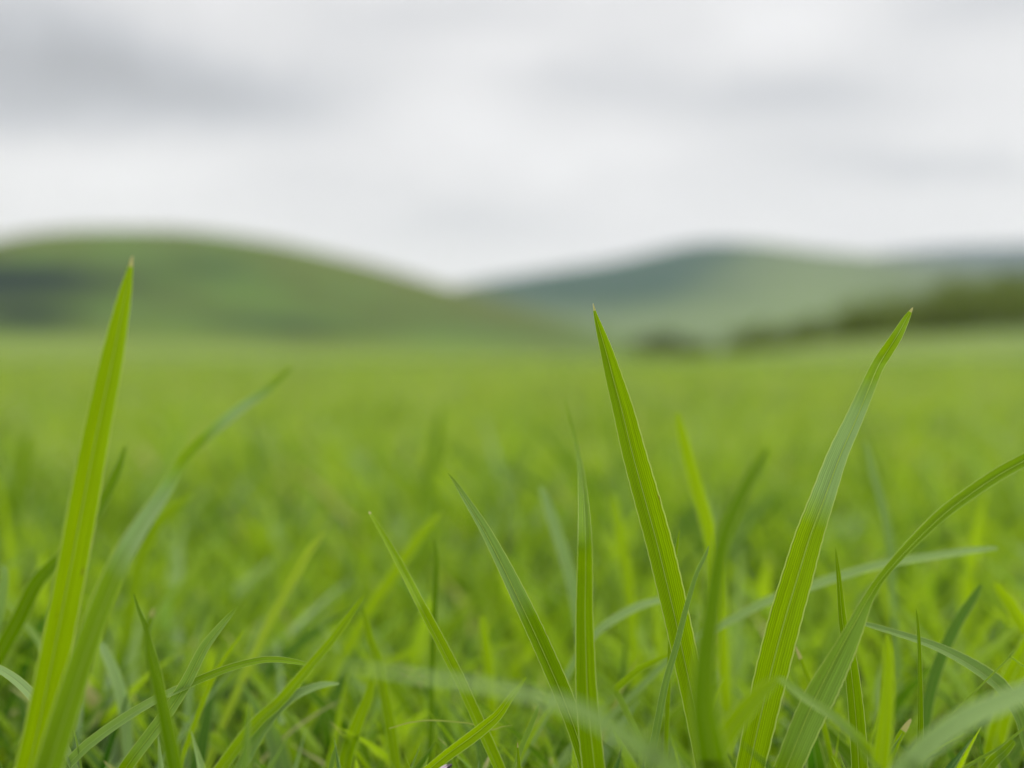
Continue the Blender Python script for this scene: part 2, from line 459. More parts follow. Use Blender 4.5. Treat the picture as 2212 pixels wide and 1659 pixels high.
zone(0.085, 0.205, 52000, 3.1, 38, 9, 0.50, 9, 5, 0.06, low_front, 0.27)
zone(0.085, 0.32, 14000, 1.6, 24, 7, 0.9, 7, 3, 0.06, low_front, 0.36)
zone(0.205, 0.50, 32000, 3.4, 26, 8, 0.52, 8, 3, 0.10, None, 0.72)
zone(0.23, 0.75, 1500, 4.6, 44, 9, 0.55, 9, 5, 0.10, None, 0.74)
zone(0.50, 1.6, 11000, 3.8, 25, 9, 0.6, 6, 3, 0.20, None, 0.94, 0.14)
zone(1.6, 5.0, 2200, 6.5, 32, 11, 0.55, 5, 2, 0.5, None, 0.88, 0.22)
zone(5.0, 22.0, 80, 16, 44, 14, 0.5, 4, 2, 1.5, None, 0.58, 0.16)
# unseen sward beside and behind the camera, made tall to block low light
def shade_ring():
    n = 26000
    a = rng.uniform(0, 2 * np.pi, n); r = np.sqrt(rng.random(n)) * 0.7
    xs, ys = r * np.sin(a), r * np.cos(a)
    k = ~((ys > 0.0) & (np.abs(xs) < 0.55 * ys + 0.065)) & (r > 0.075)
    xs, ys = xs[k], ys[k]; n = len(xs)
    chunks.append(lawn(n, xs, ys, rng.normal(60, 12, n).clip(20, 90) / 1000, rng.normal(4.2, 1.0, n).clip(1, 7) / 1000, 0.5, 7, 3, tints(n, 0.35)))
shade_ring()
off, VV, QQ, UU, TT = 0, [], [], [], []
for v, q, u, t in chunks:
    VV.append(v); QQ.append(q + off); UU.append(u); TT.append(t); off += len(v)
grass = link('grass', mesh_np('grass', np.concatenate(VV), np.concatenate(QQ), np.concatenate(UU), np.concatenate(TT)), M_LEAF)
tag(grass, 'dense short green grass covering the whole field', 'grass', kind='stuff')

# ------------------------------------------------------------------ single blades
def catmull(P, per=9):
    P = [np.array(p, float) for p in P]
    Q = [2 * P[0] - P[1]] + P + [2 * P[-1] - P[-2]]
    out = []
    for i in range(1, len(Q) - 2):
        p0, p1, p2, p3 = Q[i - 1:i + 3]
        for k in range(per):
            t = k / per
            out.append(0.5 * ((2 * p1) + (-p0 + p2) * t + (2 * p0 - 5 * p1 + 4 * p2 - p3) * t * t + (-p0 + 3 * p1 - 3 * p2 + p3) * t ** 3))
    out.append(P[-1])
    return np.array(out)

def strip(pos, side, nor, half, fold, s0, tint, cols, lift=0.0, vscale=90.0, wave=0.0):
    k = np.linspace(-1, 1, cols)
    n = len(pos)
    ridge = np.abs(k) ** 1.1
    V = pos[:, None, :] + side[:, None, :] * (half[:, None] * k)[..., None] + nor[:, None, :] * ((half[:, None] * ridge * fold[:, None]) + lift)[..., None]
    UV = np.zeros((n, cols, 2)); UV[..., 0] = (k + 1) / 2; UV[..., 1] = s0[:, None] * vscale
    T = np.repeat(tint[:, None, :], cols, 1)
    return V.reshape(-1, 3), grid_quads(n, cols), UV.reshape(-1, 2), T.reshape(-1, 3)

def blade(pts, z, label, tw=(20, 20), fold=0.35, yel=0.5, glau=0.0, dry=0.0, drytip=0.0, rib=False, ground=True, name='grass_shoot', group=None, gl_top=None, bands=None):
    """pts: tip first, (px, py, visible width px[, depth factor]); z: depth in focus distances."""
    P, W = [], []
    for p in pts:
        zz = FOC * z * (p[3] if len(p) > 3 else 1.0)
        P.append(np.array(at(p[0], p[1], zz))); W.append(p[2] * zz / F)
    if ground:
        T = P[-1] - P[-2]; T /= np.linalg.norm(T)
        zl = P[-1][2]
        if zl > 0.0012:
            hh = np.array([T[0], T[1], 0.0]); vz = max(-T[2], 0.45)
            root = P[-1] + hh / vz * zl * 0.85; root[2] = -0.0015
            mid = P[-1] * 0.5 + root * 0.5 + hh * zl * 0.06
            P += [mid, root]; W += [W[-1] * 0.92, W[-1] * 0.6]
    n0 = len(P)
    ctrl = np.array(P)
    C = catmull(ctrl)
    n = len(C)
    par = np.linspace(0, n0 - 1, n)
    w = np.interp(par, np.arange(n0), W)
    w = smooth1(w, 7); w[0] = max(W[0] * 0.4, 0.00004)
    w[1:5] = np.minimum(w[1:5], np.interp(par[1:5], np.arange(n0), W) * 1.05 + 0.00006)
    tan = np.gradient(C, axis=0); tan /= np.linalg.norm(tan, axis=1)[:, None]
    eye = np.array(EYE_P)
    view = eye - C; view /= np.linalg.norm(view, axis=1)[:, None]
    nor = view - tan * (view * tan).sum(1)[:, None]; nor /= np.linalg.norm(nor, axis=1)[:, None]
    sd = np.cross(tan, nor)
    npt = len(pts)
    twc = np.interp(np.linspace(0, 1, npt), np.linspace(0, 1, len(tw)), tw)
    twc = np.concatenate([twc, np.full(n0 - npt, twc[-1])])
    a = np.radians(smooth1(np.interp(par, np.arange(n0), twc), 9))
    side = sd * np.cos(a)[:, None] + nor * np.sin(a)[:, None]
    nn = nor * np.cos(a)[:, None] - sd * np.sin(a)[:, None]
    half = 0.5 * w / np.maximum(np.cos(a), 0.42)
    half = half * (1 + 0.015 * np.sin(np.arange(n) * 1.9 + pts[0][0]))
    tap = np.clip(np.arange(n) / 10.0, 0, 1)
    f = fold * (0.55 + 0.45 * tap)
    dist = np.concatenate([[0], np.cumsum(np.linalg.norm(np.diff(C, axis=0), axis=1))])
    tint = np.zeros((n, 3)); tint[:, 0] = min(1.0, yel + 0.06); tint[:, 1] = glau; tint[:, 2] = dry
    frac = dist / dist[-1]
    for b0, b1, am in (bands or ([gl_top] if gl_top else [])):      # pale sky sheen painted between two fractions of the length
        tint[:, 1] = np.maximum(tint[:, 1], am * np.clip((frac - b0) / 0.05, 0, 1) * np.clip((b1 - frac) / 0.05, 0, 1))
    org = C[-1].copy()
    C = C - org
    parts = rib or drytip > 0
    cut = 0
    if drytip > 0:
        cut = int(np.clip(np.searchsorted(dist, drytip), 2, 12))
    args = lambda i0, i1, tt: strip(C[i0:i1], side[i0:i1], nn[i0:i1], half[i0:i1], f[i0:i1], dist[i0:i1] + pts[0][0] * .01, tt[i0:i1], 9)
    v, q, u, t = args(cut, n, tint)
    me = mesh_np(name, v, q, u, t)
    if not parts:
        o = link(name, me, M_LEAF, loc=org)
        return tag(o, label, 'grass blade', group)
    e = tag(link(name, None, loc=org), label, 'grass blade', group)
    lf = link('leaf', me, M_LEAF, e)
    if rib:                      # the keel: a narrow raised nerve on the side facing the lens
        k0 = max(cut, 4)
        rv, rq, ru, rt = strip(C[k0:], side[k0:], nn[k0:], np.minimum(half[k0:] * 0.04, 0.00007), -np.ones(n - k0) * 0.8, dist[k0:], np.clip(tint[k0:] + np.array([0.25, 0.0, 0]), 0, 1), 5, lift=0.00007)
        ru[:, 0] = 0.5 + (ru[:, 0] - .5) * .02
        link('midrib', mesh_np('midrib', rv, rq, ru, rt), M_RIB, lf)
    if cut:
        td = tint.copy(); td[:cut + 1, 2] = np.linspace(0.95, 0.75, cut + 1)
        v, q, u, t = args(0, cut + 1, td)
        link('dry_tip', mesh_np('dry_tip', v, q, u, t), M_LEAF, e)
    return e

B = blade
# --- tall blades
B([(286, 553, 3), (280, 590, 14), (268, 650, 30), (240, 790, 50), (206, 950, 58), (181, 1080, 62), (152, 1230, 63), (118, 1400, 64), (85, 1560, 66), (55, 1690, 66)], 0.87,
  'tallest broad yellow-green blade with a pale dry tip, reaching up into the hill', (-14, -8, 14, 24), 0.38, yel=0.85, drytip=0.0011, rib=True)
B([(630, 792, 6, .92), (582, 840, 17, .93), (520, 886, 22, .94), (450, 942, 25, .96), (400, 992, 26, .98), (360, 1060, 30), (312, 1134, 37), (266, 1212, 44), (228, 1300, 47), (190, 1400, 51), (150, 1520, 55), (112, 1640, 58), (95, 1700, 58)], 0.83,
  'long blurred grey-green blade arching away from the tallest broad blade', (-34, -42, -26, -42, -38, -18, 0), 0.34, yel=0.50, glau=0.06, bands=[(0.02, 0.15, .9), (0.19, 0.36, .95)])
B([(272, 962, 5), (250, 1030, 20), (214, 1100, 24), (155, 1185, 26), (105, 1230, 28), (75, 1265, 32), (38, 1340, 34), (0, 1408, 36), (-40, 1480, 36)], 1.24,
  'dark green blade crossing behind the tallest broad one, tip beside the blurred grey-green arch', (-40, -30, 10, 20), 0.3, yel=0.30)
B([(1281, 655, 1), (1286, 680, 8), (1295, 712, 17), (1309, 760, 28), (1325, 820, 38), (1344, 890, 47), (1366, 980, 53), (1392, 1075, 57), (1418, 1170, 58), (1439, 1255, 58), (1458, 1335, 56), (1478, 1425, 55), (1502, 1535, 54), (1530, 1680, 52)], 1.0,
  'tall ribbed blade in sharp focus with a needle tip against the far hill', (8, 14, 18, 12), 0.55, yel=0.62, drytip=0.0009, rib=True)
B([(1972, 664, 2, 1.03), (1958, 688, 14, 1.03), (1936, 728, 24, 1.02), (1908, 772, 28, 1.02), (1893, 800, 28, 1.01), (1876, 842, 32), (1850, 905, 37), (1815, 985, 43), (1780, 1080, 52), (1750, 1160, 60), (1724, 1244, 66), (1694, 1344, 70), (1666, 1450, 70), (1640, 1560, 66), (1612, 1690, 60)], 0.985,
  'tall broad brown-tipped blade with grey-green upper third, leaning before the dark woodland', (-4, 0, -28, -36, -8, 6, 10), 0.40, yel=0.68, drytip=0.0006, rib=True, gl_top=(0.13, 0.345, 0.8))
B([(967, 1022, 1), (982, 1042, 7), (1008, 1084, 15), (1045, 1145, 23), (1085, 1222, 31), (1118, 1290, 36), (1152, 1362, 39), (1185, 1435, 40), (1218, 1512, 40), (1250, 1600, 38), (1275, 1690, 36)], 1.0,
  'sharp slanting ribbed blade with a pale upper margin, second in height to the needle-tipped one', (34, 26, 22, 16), 0.46, yel=0.45, rib=True, gl_top=(0.0, 0.30, 0.42))
B([(1219, 857, 2, 1.28), (1236, 922, 6, 1.25), (1249, 975, 9, 1.20), (1256, 1020, 14, 1.14), (1262, 1090, 24, 1.06), (1265, 1165, 31), (1265, 1244, 35), (1264, 1330, 38), (1266, 1420, 43), (1269, 1500, 47), (1277, 1590, 50), (1288, 1690, 50)], 0.955,
  'upright plain blade beside the slanting ribbed one, its hair-thin tip fading into blur', (-30, -26, -16, -20), 0.28, yel=0.50)
B([(2262, 968, 24), (2212, 996, 28), (2160, 1025, 28), (2100, 1065, 27), (2034, 1116, 26), (1960, 1188, 20), (1905, 1250, 17), (1875, 1294, 22), (1846, 1346, 35), (1819, 1394, 45), (1793, 1444, 56), (1768, 1494, 64), (1738, 1560, 62), (1700, 1655, 56), (1682, 1700, 54)], 0.95,
  'long blade bowing over to the frame edge, pale along its twisted upper margin', (-14, -22, -44, 48, 26, 8), 0.44, yel=0.50, rib=True, gl_top=(0.32, 0.62, 0.3))
# --- medium blades in or near focus
B([(515, 1308, 1), (500, 1327, 9), (484, 1346, 14), (458, 1378, 19), (438, 1407, 22), (406, 1470, 25), (370, 1528, 27), (320, 1595, 28), (264, 1670, 28)], 1.0,
  'short sharp blade with fine veins slanting up across the arched stem', (-28, -18, -4), 0.44, yel=0.45, rib=True, gl_top=(0.0, .42, .4))
B([(676, 1438, 4), (640, 1431, 11), (600, 1426, 13), (560, 1428, 14), (500, 1443, 15), (440, 1466, 16), (385, 1490, 16), (330, 1516, 18), (270, 1552, 20), (205, 1598, 22), (150, 1648, 22)], 1.0,
  'slender blade arching low and nearly flat behind the short veined blade', (-36, -38, -20), 0.3, yel=0.50, gl_top=(0.2, 0.6, 0.4))
B([(788, 1285, 4), (768, 1312, 12), (745, 1345, 15), (715, 1386, 17), (676, 1432, 19), (640, 1476, 22), (604, 1518, 24), (553, 1566, 26), (480, 1660, 26)], 0.92,
  'soft yellow-green blade slanting down to meet the short pale leaf', (-10, -20, -40), 0.3, yel=0.72, gl_top=(0.45, 0.8, 0.5))
B([(733, 1477, 3), (700, 1480, 13), (668, 1490, 17), (632, 1508, 20), (594, 1543, 23), (556, 1598, 25), (515, 1675, 26)], 0.92,
  'short pale mint leaf curling low where the soft yellow-green blade ends', (-46, -44, -40), 0.26, yel=0.35, glau=0.50)
B([(797, 1105, 3, 1.06), (812, 1130, 9, 1.05), (832, 1164, 13, 1.04), (856, 1208, 16, 1.03), (880, 1254, 18, 1.02), (906, 1306, 20), (930, 1352, 22), (960, 1410, 23), (990, 1470, 24), (1012, 1520, 24), (1035, 1572, 25), (1078, 1670, 25)], 1.03,
  'thin slanting blade with an orange-flecked tip between the dry stalk and open lawn', (22, 30, 40), 0.5, yel=0.70, drytip=0.0005)
B([(940, 1165, 3), (942, 1200, 9), (941, 1244, 12), (936, 1344, 13), (931, 1450, 13), (930, 1550, 13), (925, 1670, 13)], 1.22,
  'narrow upright dark stem passing behind the thin orange-tipped blade', (20, 40), 0.3, yel=0.25)
B([(1531, 1179, 2), (1524, 1200, 7), (1504, 1244, 9), (1482, 1319, 11), (1463, 1394, 13), (1438, 1481, 15), (1416, 1594, 17), (1398, 1680, 18)], 0.975,
  'thin blue-green blade crossing in front of the needle-tipped tall blade', (-36, -36, -30), 0.3, yel=0.30, glau=0.30)
B([(1468, 1145, 2), (1463, 1175, 6), (1458, 1210, 7), (1450, 1300, 9), (1446, 1420, 10), (1440, 1560, 10)], 1.05,
  'small tip peeping out at the edge of the needle-tipped tall blade', (10, 20), 0.3, yel=0.50)
B([(1805, 1184, 1), (1807, 1205, 6), (1812, 1252, 11), (1820, 1344, 18), (1831, 1400, 24), (1838, 1446, 29), (1848, 1544, 34), (1853, 1620, 35), (1856, 1690, 35)], 1.01,
  'slim upright blade with sharp veins rising behind the bowing blade', (8, 14, 20), 0.40, yel=0.48, rib=True)
B([(1979, 1316, 2), (1982, 1345, 6), (1985, 1400, 8), (1987, 1500, 10), (1986, 1580, 13), (1983, 1690, 13)], 1.0,
  'very thin upright blade standing before the low grey-green arch', (20, 44), 0.4, yel=0.42)
B([(1850, 1344, 4), (1880, 1352, 11), (1920, 1364, 13), (1984, 1384, 15), (2034, 1404, 19), (2084, 1430, 24), (2130, 1460, 29), (2162, 1488, 31), (2200, 1545, 30), (2222, 1620, 28)], 1.04,
  'grey-green blade arching low between the bowing blade and the pale blurred one', (40, 42, 44), 0.30, yel=0.32, glau=0.30)
B([(1137, 1462, 2), (1122, 1482, 9), (1100, 1510, 15), (1076, 1543, 20), (1048, 1568, 25), (1012, 1596, 26), (968, 1628, 24), (928, 1660, 22), (885, 1696, 20)], 0.99,
  'bright yellow-green veined blade lying low, carrying the small dark insect', (10, 16, 30), 0.36, yel=0.78, rib=True)
B([(-44, 1424, 10), (0, 1447, 16), (36, 1472, 20), (72, 1508, 22), (112, 1560, 20), (150, 1640, 16)], 1.0,
  'pale sharp leaf sticking out behind the foot of the tallest blade', (38, 40, 36), 0.2, yel=0.4, glau=0.6)
B([(1118, 1604, 1), (1119, 1625, 5), (1121, 1660, 9), (1124, 1700, 10)], 1.0,
  'tiny pointed shoot tip at the bottom edge under the upright plain blade', (10, 20), 0.4, yel=0.55, drytip=0.0006)
B([(1164, 1522, 4), (1155, 1545, 10), (1140, 1580, 12), (1124, 1618, 11), (1105, 1680, 10)], 1.05,
  'short pale blade under the blurred flat leaf, beside the tiny pointed shoot', (40, 40), 0.25, yel=0.5, glau=0.4)
# --- blurred near blades
B([(688, 1436, 2), (720, 1439, 7), (762, 1443, 10), (830, 1450, 12), (930, 1465, 15), (1030, 1479, 18), (1106, 1494, 20), (1180, 1510, 25), (1241, 1529, 31), (1294, 1555, 38), (1356, 1594, 44), (1418, 1638, 46), (1480, 1690, 46)], 0.61,
  'broad pale leaf lying nearly flat across the grass, very blurred', (44, 44, 40, 10, 0), 0.2, yel=0.66, glau=0.05, gl_top=(0.0, 0.58, 0.6))
B([(1658, 968, 8), (1640, 1005, 20), (1606, 1066, 28), (1570, 1154, 34), (1552, 1244, 37), (1538, 1340, 40), (1526, 1440, 46), (1524, 1540, 56), (1540, 1640, 70), (1550, 1700, 72)], 0.73,
  'blurred dark green blade rising between the needle-tipped and the brown-tipped blades', (-20, -36, -20, 0), 0.36, yel=0.28)
B([(1682, 1463, 8), (1668, 1474, 22), (1646, 1494, 30), (1616, 1526, 38), (1580, 1572, 44), (1545, 1630, 48), (1520, 1700, 48)], 0.80,
  'blurred yellow-green blade ending where the folded thin leaf begins', (-10, 0, 10), 0.3, yel=0.75)
B([(1668, 1468, 6), (1690, 1472, 14), (1735, 1506, 18), (1797, 1546, 20), (1836, 1580, 21), (1874, 1618, 22), (1930, 1690, 22)], 0.86,
  'thin blurred leaf running down and across the foot of the bowing blade', (50, 20, 0), 0.3, yel=0.72, gl_top=(0.0, 0.22, 0.45))
B([(2270, 1478, 40), (2212, 1502, 44), (2150, 1528, 46), (2090, 1556, 46), (2030, 1596, 46), (1980, 1640, 46), (1935, 1695, 46)], 0.72,
  'broad pale blurred blade sweeping in across the low corner', (-44, -42, -30), 0.25, yel=0.45, glau=0.55)
B([(1917, 1368, 7), (1918, 1400, 17), (1919, 1450, 23), (1915, 1520, 30), (1908, 1590, 36), (1897, 1690, 38)], 0.82,
  'blurred yellow upright blade between the slim veined one and the very thin one', (0, 6), 0.3, yel=0.95)
B([(332, 1315, 4), (322, 1345, 11), (318, 1372, 13), (325, 1420, 17), (345, 1490, 25), (365, 1580, 33), (386, 1690, 36)], 0.83,
  'dark blurred blade with a kinked reddish tip before the arched stem', (30, -30, -24), 0.34, yel=0.28, drytip=0.0008)
B([(288, 1282, 3), (298, 1316, 8), (312, 1352, 11), (324, 1400, 14), (338, 1450, 16), (352, 1520, 18), (372, 1620, 20)], 0.93,
  'thin dark leaf leaning onto the kinked reddish-tipped blade', (40, 40), 0.3, yel=0.30)
# --- blurred blades behind the focus
B([(215, 1388, 10), (222, 1402, 18), (240, 1442, 23), (260, 1502, 25), (270, 1562, 24), (278, 1660, 22)], 1.22,
  'whitish blurred leaf with a blunt tip seen under the grey-green arch', (40, 42), 0.2, yel=0.4, glau=0.75)
B([(1464, 890, 7), (1471, 925, 19), (1482, 968, 25), (1506, 1056, 29), (1534, 1154, 30), (1548, 1250, 30), (1558, 1360, 28), (1566, 1480, 26)], 1.33,
  'blurred bright yellow-green blade pointing up behind the dark blurred one', (-14, -4), 0.3, yel=0.95)
B([(1168, 1050, 8), (1177, 1078, 19), (1194, 1130, 25), (1226, 1230, 27), (1246, 1320, 26), (1262, 1430, 24)], 1.36,
  'whitish blurred blade tucked behind the upright plain blade', (42, 44, 40), 0.2, yel=0.4, glau=0.70)
B([(2156, 1184, 6), (2100, 1190, 14), (2034, 1200, 17), (1909, 1220, 18), (1820, 1245, 19), (1746, 1270, 20), (1660, 1300, 19), (1581, 1340, 17), (1480, 1396, 16), (1420, 1450, 14)], 1.22,
  'long pale blurred stem arching level behind the brown-tipped blade', (-40, -46, -40), 0.25, yel=0.45, glau=0.42)
B([(1470, 1290, 5), (1430, 1296, 13), (1382, 1310, 17), (1332, 1336, 18), (1293, 1364, 17), (1255, 1410, 16), (1215, 1480, 15)], 1.2,
  'short pale arc of leaf between the upright plain and needle-tipped blades', (-44, -44), 0.2, yel=0.45, glau=0.5)
B([(1456, 1410, 4), (1420, 1424, 11), (1381, 1444, 14), (1342, 1476, 15), (1330, 1492, 14), (1340, 1512, 14), (1358, 1550, 15), (1380, 1600, 15), (1402, 1680, 15)], 1.1,
  'sharply kinked thin leaf folded back beside the needle-tipped blade', (40, 30, -10), 0.25, yel=0.62, gl_top=(0.2, 0.55, 0.25))
B([(953, 1106, 7), (930, 1132, 17), (905, 1162, 22), (873, 1206, 24), (845, 1250, 24), (798, 1316, 22), (750, 1400, 20)], 1.45,
  'blurred yellowish blade slanting behind the thin orange-tipped one', (-10, 10), 0.3, yel=0.9)
B([(700, 1148, 5), (683, 1172, 13), (660, 1202, 17), (636, 1248, 18), (590, 1328, 18), (555, 1400, 16)], 1.33,
  'blurred ochre-yellow blade alone in the open lawn', (0, 10), 0.3, yel=0.95, dry=0.12)
B([(1868, 952, 5), (1875, 980, 12), (1884, 1018, 15), (1902, 1082, 16), (1919, 1156, 16), (1925, 1246, 15), (1932, 1350, 14)], 1.45,
  'blurred bluish thin blade standing behind the bowing blade', (44, 44), 0.2, yel=0.3, glau=0.6)
B([(2148, 1258, 8), (2160, 1274, 20), (2182, 1304, 27), (2214, 1358, 29), (2250, 1420, 29), (2290, 1510, 28)], 1.25,
  'blurred yellow blade leaning out at the frame edge above the low arch', (-8, 4), 0.3, yel=0.95)
B([(2120, 1262, 6), (2098, 1295, 18), (2060, 1356, 24), (2022, 1444, 25), (1998, 1544, 24), (1990, 1660, 22)], 1.18,
  'dark bluish blade passing behind the low grey-green arch', (30, 36), 0.3, yel=0.10, glau=0.2)
B([(2262, 1330, 16), (2230, 1380, 34), (2200, 1440, 44), (2178, 1490, 44), (2160, 1560, 40)], 1.2,
  'wide bright yellow-green leaf behind the thick end of the low arch', (-6, 0), 0.25, yel=0.95)
B([(527, 1358, 2), (512, 1384, 7), (494, 1408, 9), (470, 1446, 10), (440, 1512, 11), (410, 1590, 11)], 1.13,
  'thin yellowish blade parallel to the short sharp veined one', (10, 10), 0.3, yel=0.85)
B([(1718, 1396, 3), (1728, 1420, 8), (1740, 1452, 11), (1756, 1492, 12), (1778, 1565, 12), (1800, 1660, 12)], 1.1,
  'small yellow-tipped blade behind the foot of the bowing blade', (20, 20), 0.3, yel=0.75, drytip=0.002)
B([(8, 1222, 7), (10, 1240, 14), (6, 1272, 18), (0, 1312, 18), (-14, 1380, 17)], 1.22,
  'pale blunt leaf tip cut by the frame edge beside the tallest blade', (40, 40), 0.2, yel=0.55, glau=0.65)
B([(1326, 1064, 5), (1330, 1092, 15), (1338, 1142, 20), (1354, 1240, 22), (1364, 1330, 22), (1370, 1430, 20)], 1.55,
  'blurred golden-green upright blade in the gap before the needle-tipped one', (0, 6), 0.3, yel=0.92)
B([(806, 1455, 5), (802, 1475, 16), (795, 1508, 21), (774, 1558, 28), (752, 1620, 34), (738, 1690, 34)], 1.17,
  'blurred yellow-green leaf standing under the flat pale leaf', (-10, 0), 0.3, yel=0.72)
B([(783, 1312, 5), (790, 1340, 14), (800, 1382, 18), (818, 1432, 20), (834, 1520, 23), (848, 1602, 24), (860, 1690, 24)], 1.18,
  'blurred slim blade passing under the flat pale leaf close to the thin orange-tipped one', (14, 4), 0.3, yel=0.66)
B([(1968, 1553, 4), (1956, 1570, 12), (1938, 1600, 14), (1920, 1650, 14), (1908, 1690, 13)], 1.05,
  'short leaf with a cream withered tip beside the very thin upright blade', (20, 20), 0.3, yel=0.75, drytip=0.0022)
B([(2226, 1560, 3), (2195, 1586, 5), (2159, 1614, 6), (2110, 1642, 7), (2050, 1684, 7)], 1.0,
  'hair-thin sharp stem slanting into the dark low corner', (30, 30), 0.3, yel=0.55, glau=0.2)
B([(2085, 1585, 2), (2060, 1597, 4), (2030, 1614, 5), (1996, 1640, 5), (1960, 1690, 5)], 1.02,
  'hair-thin yellowish stem below the pale sweeping blade', (20, 20), 0.3, yel=0.85)
B([(2262, 1410, 3), (2220, 1440, 5), (2182, 1420, 4), (2160, 1440, 4)], 1.02,
  'fine pale stalk before the wide yellow-green leaf', (20, 20), 0.3, yel=0.7, glau=0.2)
B([(154, 1553, 1), (160, 1580, 3), (166, 1604, 4), (174, 1650, 4), (180, 1690, 4)], 1.0,
  'hair-thin pale stalk between the tallest blade and the arched stem', (10, 10), 0.3, yel=0.6, glau=0.3)
B([(726, 1612, 3), (720, 1630, 9), (713, 1660, 11), (706, 1700, 11)], 1.05,
  'small bluish shoot tip at the bottom edge under the blurred yellow-green leaf', (40, 40), 0.3, yel=0.4, glau=0.35)
B([(1040, 1330, 10), (1046, 1370, 20), (1055, 1440, 24), (1062, 1530, 24), (1066, 1640, 22)], 1.35,
  'blurred lime blade in the gap below the slanting ribbed blade', (0, 10), 0.3, yel=0.95)
B([(2190, 1600, 12), (2170, 1622, 20), (2140, 1650, 24), (2110, 1700, 24)], 0.98,
  'short broad leaf in the dark low corner crossing the hair-thin sharp stem', (0, 10), 0.4, yel=0.5)
B([(955, 878, 8), (946, 930, 22), (936, 990, 26), (925, 1070, 26), (918, 1180, 24)], 2.6,
  'very blurred dark blade standing in the middle distance of the lawn', (20, 30), 0.3, yel=0.40, glau=0.1)
B([(62, 935, 8), (52, 985, 22), (38, 1050, 26), (22, 1140, 26), (10, 1240, 24)], 2.6,
  'very blurred dark blade in the lawn beside the tallest blade', (10, 20), 0.3, yel=0.45)
B([(420, 1066, 6), (392, 1086, 18), (362, 1108, 22), (330, 1150, 22), (300, 1220, 22), (280, 1320, 20)], 1.5,
  'blurred green blade slanting out from behind the grey-green arch', (10, 20), 0.3, yel=0.6)
# dry stalk
B([(1106, 1567, 1), (1084, 1570, 2), (1060, 1576, 3), (1020, 1564, 3), (981, 1559, 3), (926, 1556, 3), (880, 1562, 3), (840, 1574, 2)], 1.05,
  'thin straw-brown dry stalk lying across behind the yellow-green veined blade', (10, 10), 0.3, yel=0.8, dry=0.4, ground=False, name='dry_stalk')

# ------------------------------------------------------------------ insect
def ellipsoid(c, r, nu=12, nv=8):
    vs, qs = [], []
    for i in range(nv + 1):
        t = math.pi * i / nv
        for j in range(nu):
            p = 2 * math.pi * j / nu
            vs.append((c[0] + r[0] * math.sin(t) * math.cos(p), c[1] + r[1] * math.sin(t) * math.sin(p), c[2] + r[2] * math.cos(t)))
    for i in range(nv):
        for j in range(nu):
            qs.append((i * nu + j, i * nu + (j + 1) % nu, (i + 1) * nu + (j + 1) % nu, (i + 1) * nu + j))
    return vs, qs
def join(shapes):
    vs, qs = [], []
    for v, q in shapes:
        b = len(vs); vs += list(v); qs += [tuple(i + b for i in f) for f in q]
    return np.array(vs), np.array(qs)
M_INSECT = plain('insect_shell', (0.05, 0.028, 0.045), 0.35)
M_WING = plain('insect_wing', (0.34, 0.26, 0.30), 0.3)
ip = at(960, 1662, FOC * 0.968)
ins = tag(link('insect', None, loc=ip), 'tiny dark purplish-brown insect on the low veined blade at the bottom edge', 'insect')
mm = 0.001
v, q = join([ellipsoid((0, 0, 0), (.55 * mm, .34 * mm, .32 * mm)), ellipsoid((.62 * mm, 0, .05 * mm), (.30 * mm, .27 * mm, .27 * mm)), ellipsoid((.98 * mm, 0, .03 * mm), (.19 * mm, .22 * mm, .19 * mm))])
link('body', mesh_np('insect_body', v, q), M_INSECT, ins)
for s in (-1, 1):
    v, q = ellipsoid((-.15 * mm, s * .24 * mm, .30 * mm), (.75 * mm, .22 * mm, .03 * mm))
    link('wing', mesh_np('insect_wing', v, q), M_WING, ins)
    for k, xx in enumerate((.75, .5, .2)):
        pth = np.array([(xx, s * .2, 0), (xx + .1 * (1 - k), s * .55, .18), (xx + .25 * (1 - k), s * .75, -.42)]) * mm
        vs = []
        for p in pth:
            for j in range(5):
                a = j / 5 * 2 * math.pi
                vs.append((p[0] + .035 * mm * math.cos(a), p[1], p[2] + .035 * mm * math.sin(a)))
        qs = [(i * 5 + j, i * 5 + (j + 1) % 5, (i + 1) * 5 + (j + 1) % 5, (i + 1) * 5 + j) for i in range(2) for j in range(5)]
        link('leg', mesh_np('insect_leg', vs, qs), M_INSECT, ins)
ins.rotation_euler = (0.2, -0.5, 0.2)

# ------------------------------------------------------------------ haze
HAZE_TOP = 420.0
hv = np.array([(x, y, z) for z in (-3.0, HAZE_TOP) for x, y in ((-7000, -7000), (7000, -7000), (7000, 7000), (-7000, 7000))], float)
hq = np.array([(0, 3, 2, 1), (4, 5, 6, 7), (0, 1, 5, 4), (1, 2, 6, 5), (2, 3, 7, 6), (3, 0, 4, 7)])
hm, hnt = new_mat('haze_air'); g = NG(hnt)
pv = g.n('ShaderNodeVolumePrincipled')
pv.inputs['Color'].default_value = (0.88, 0.90, 0.96, 1)
pv.inputs['Density'].default_value = 0.00007
pv.inputs['Anisotropy'].default_value = 0.2
ho = g.n('ShaderNodeOutputMaterial'); hnt.links.new(pv.outputs[0], ho.inputs['Volume'])
haze = link('haze', mesh_np('haze', hv, hq, smooth=False), hm)
tag(haze, 'thin pale haze in the air over the field and hills', 'haze', kind='stuff')

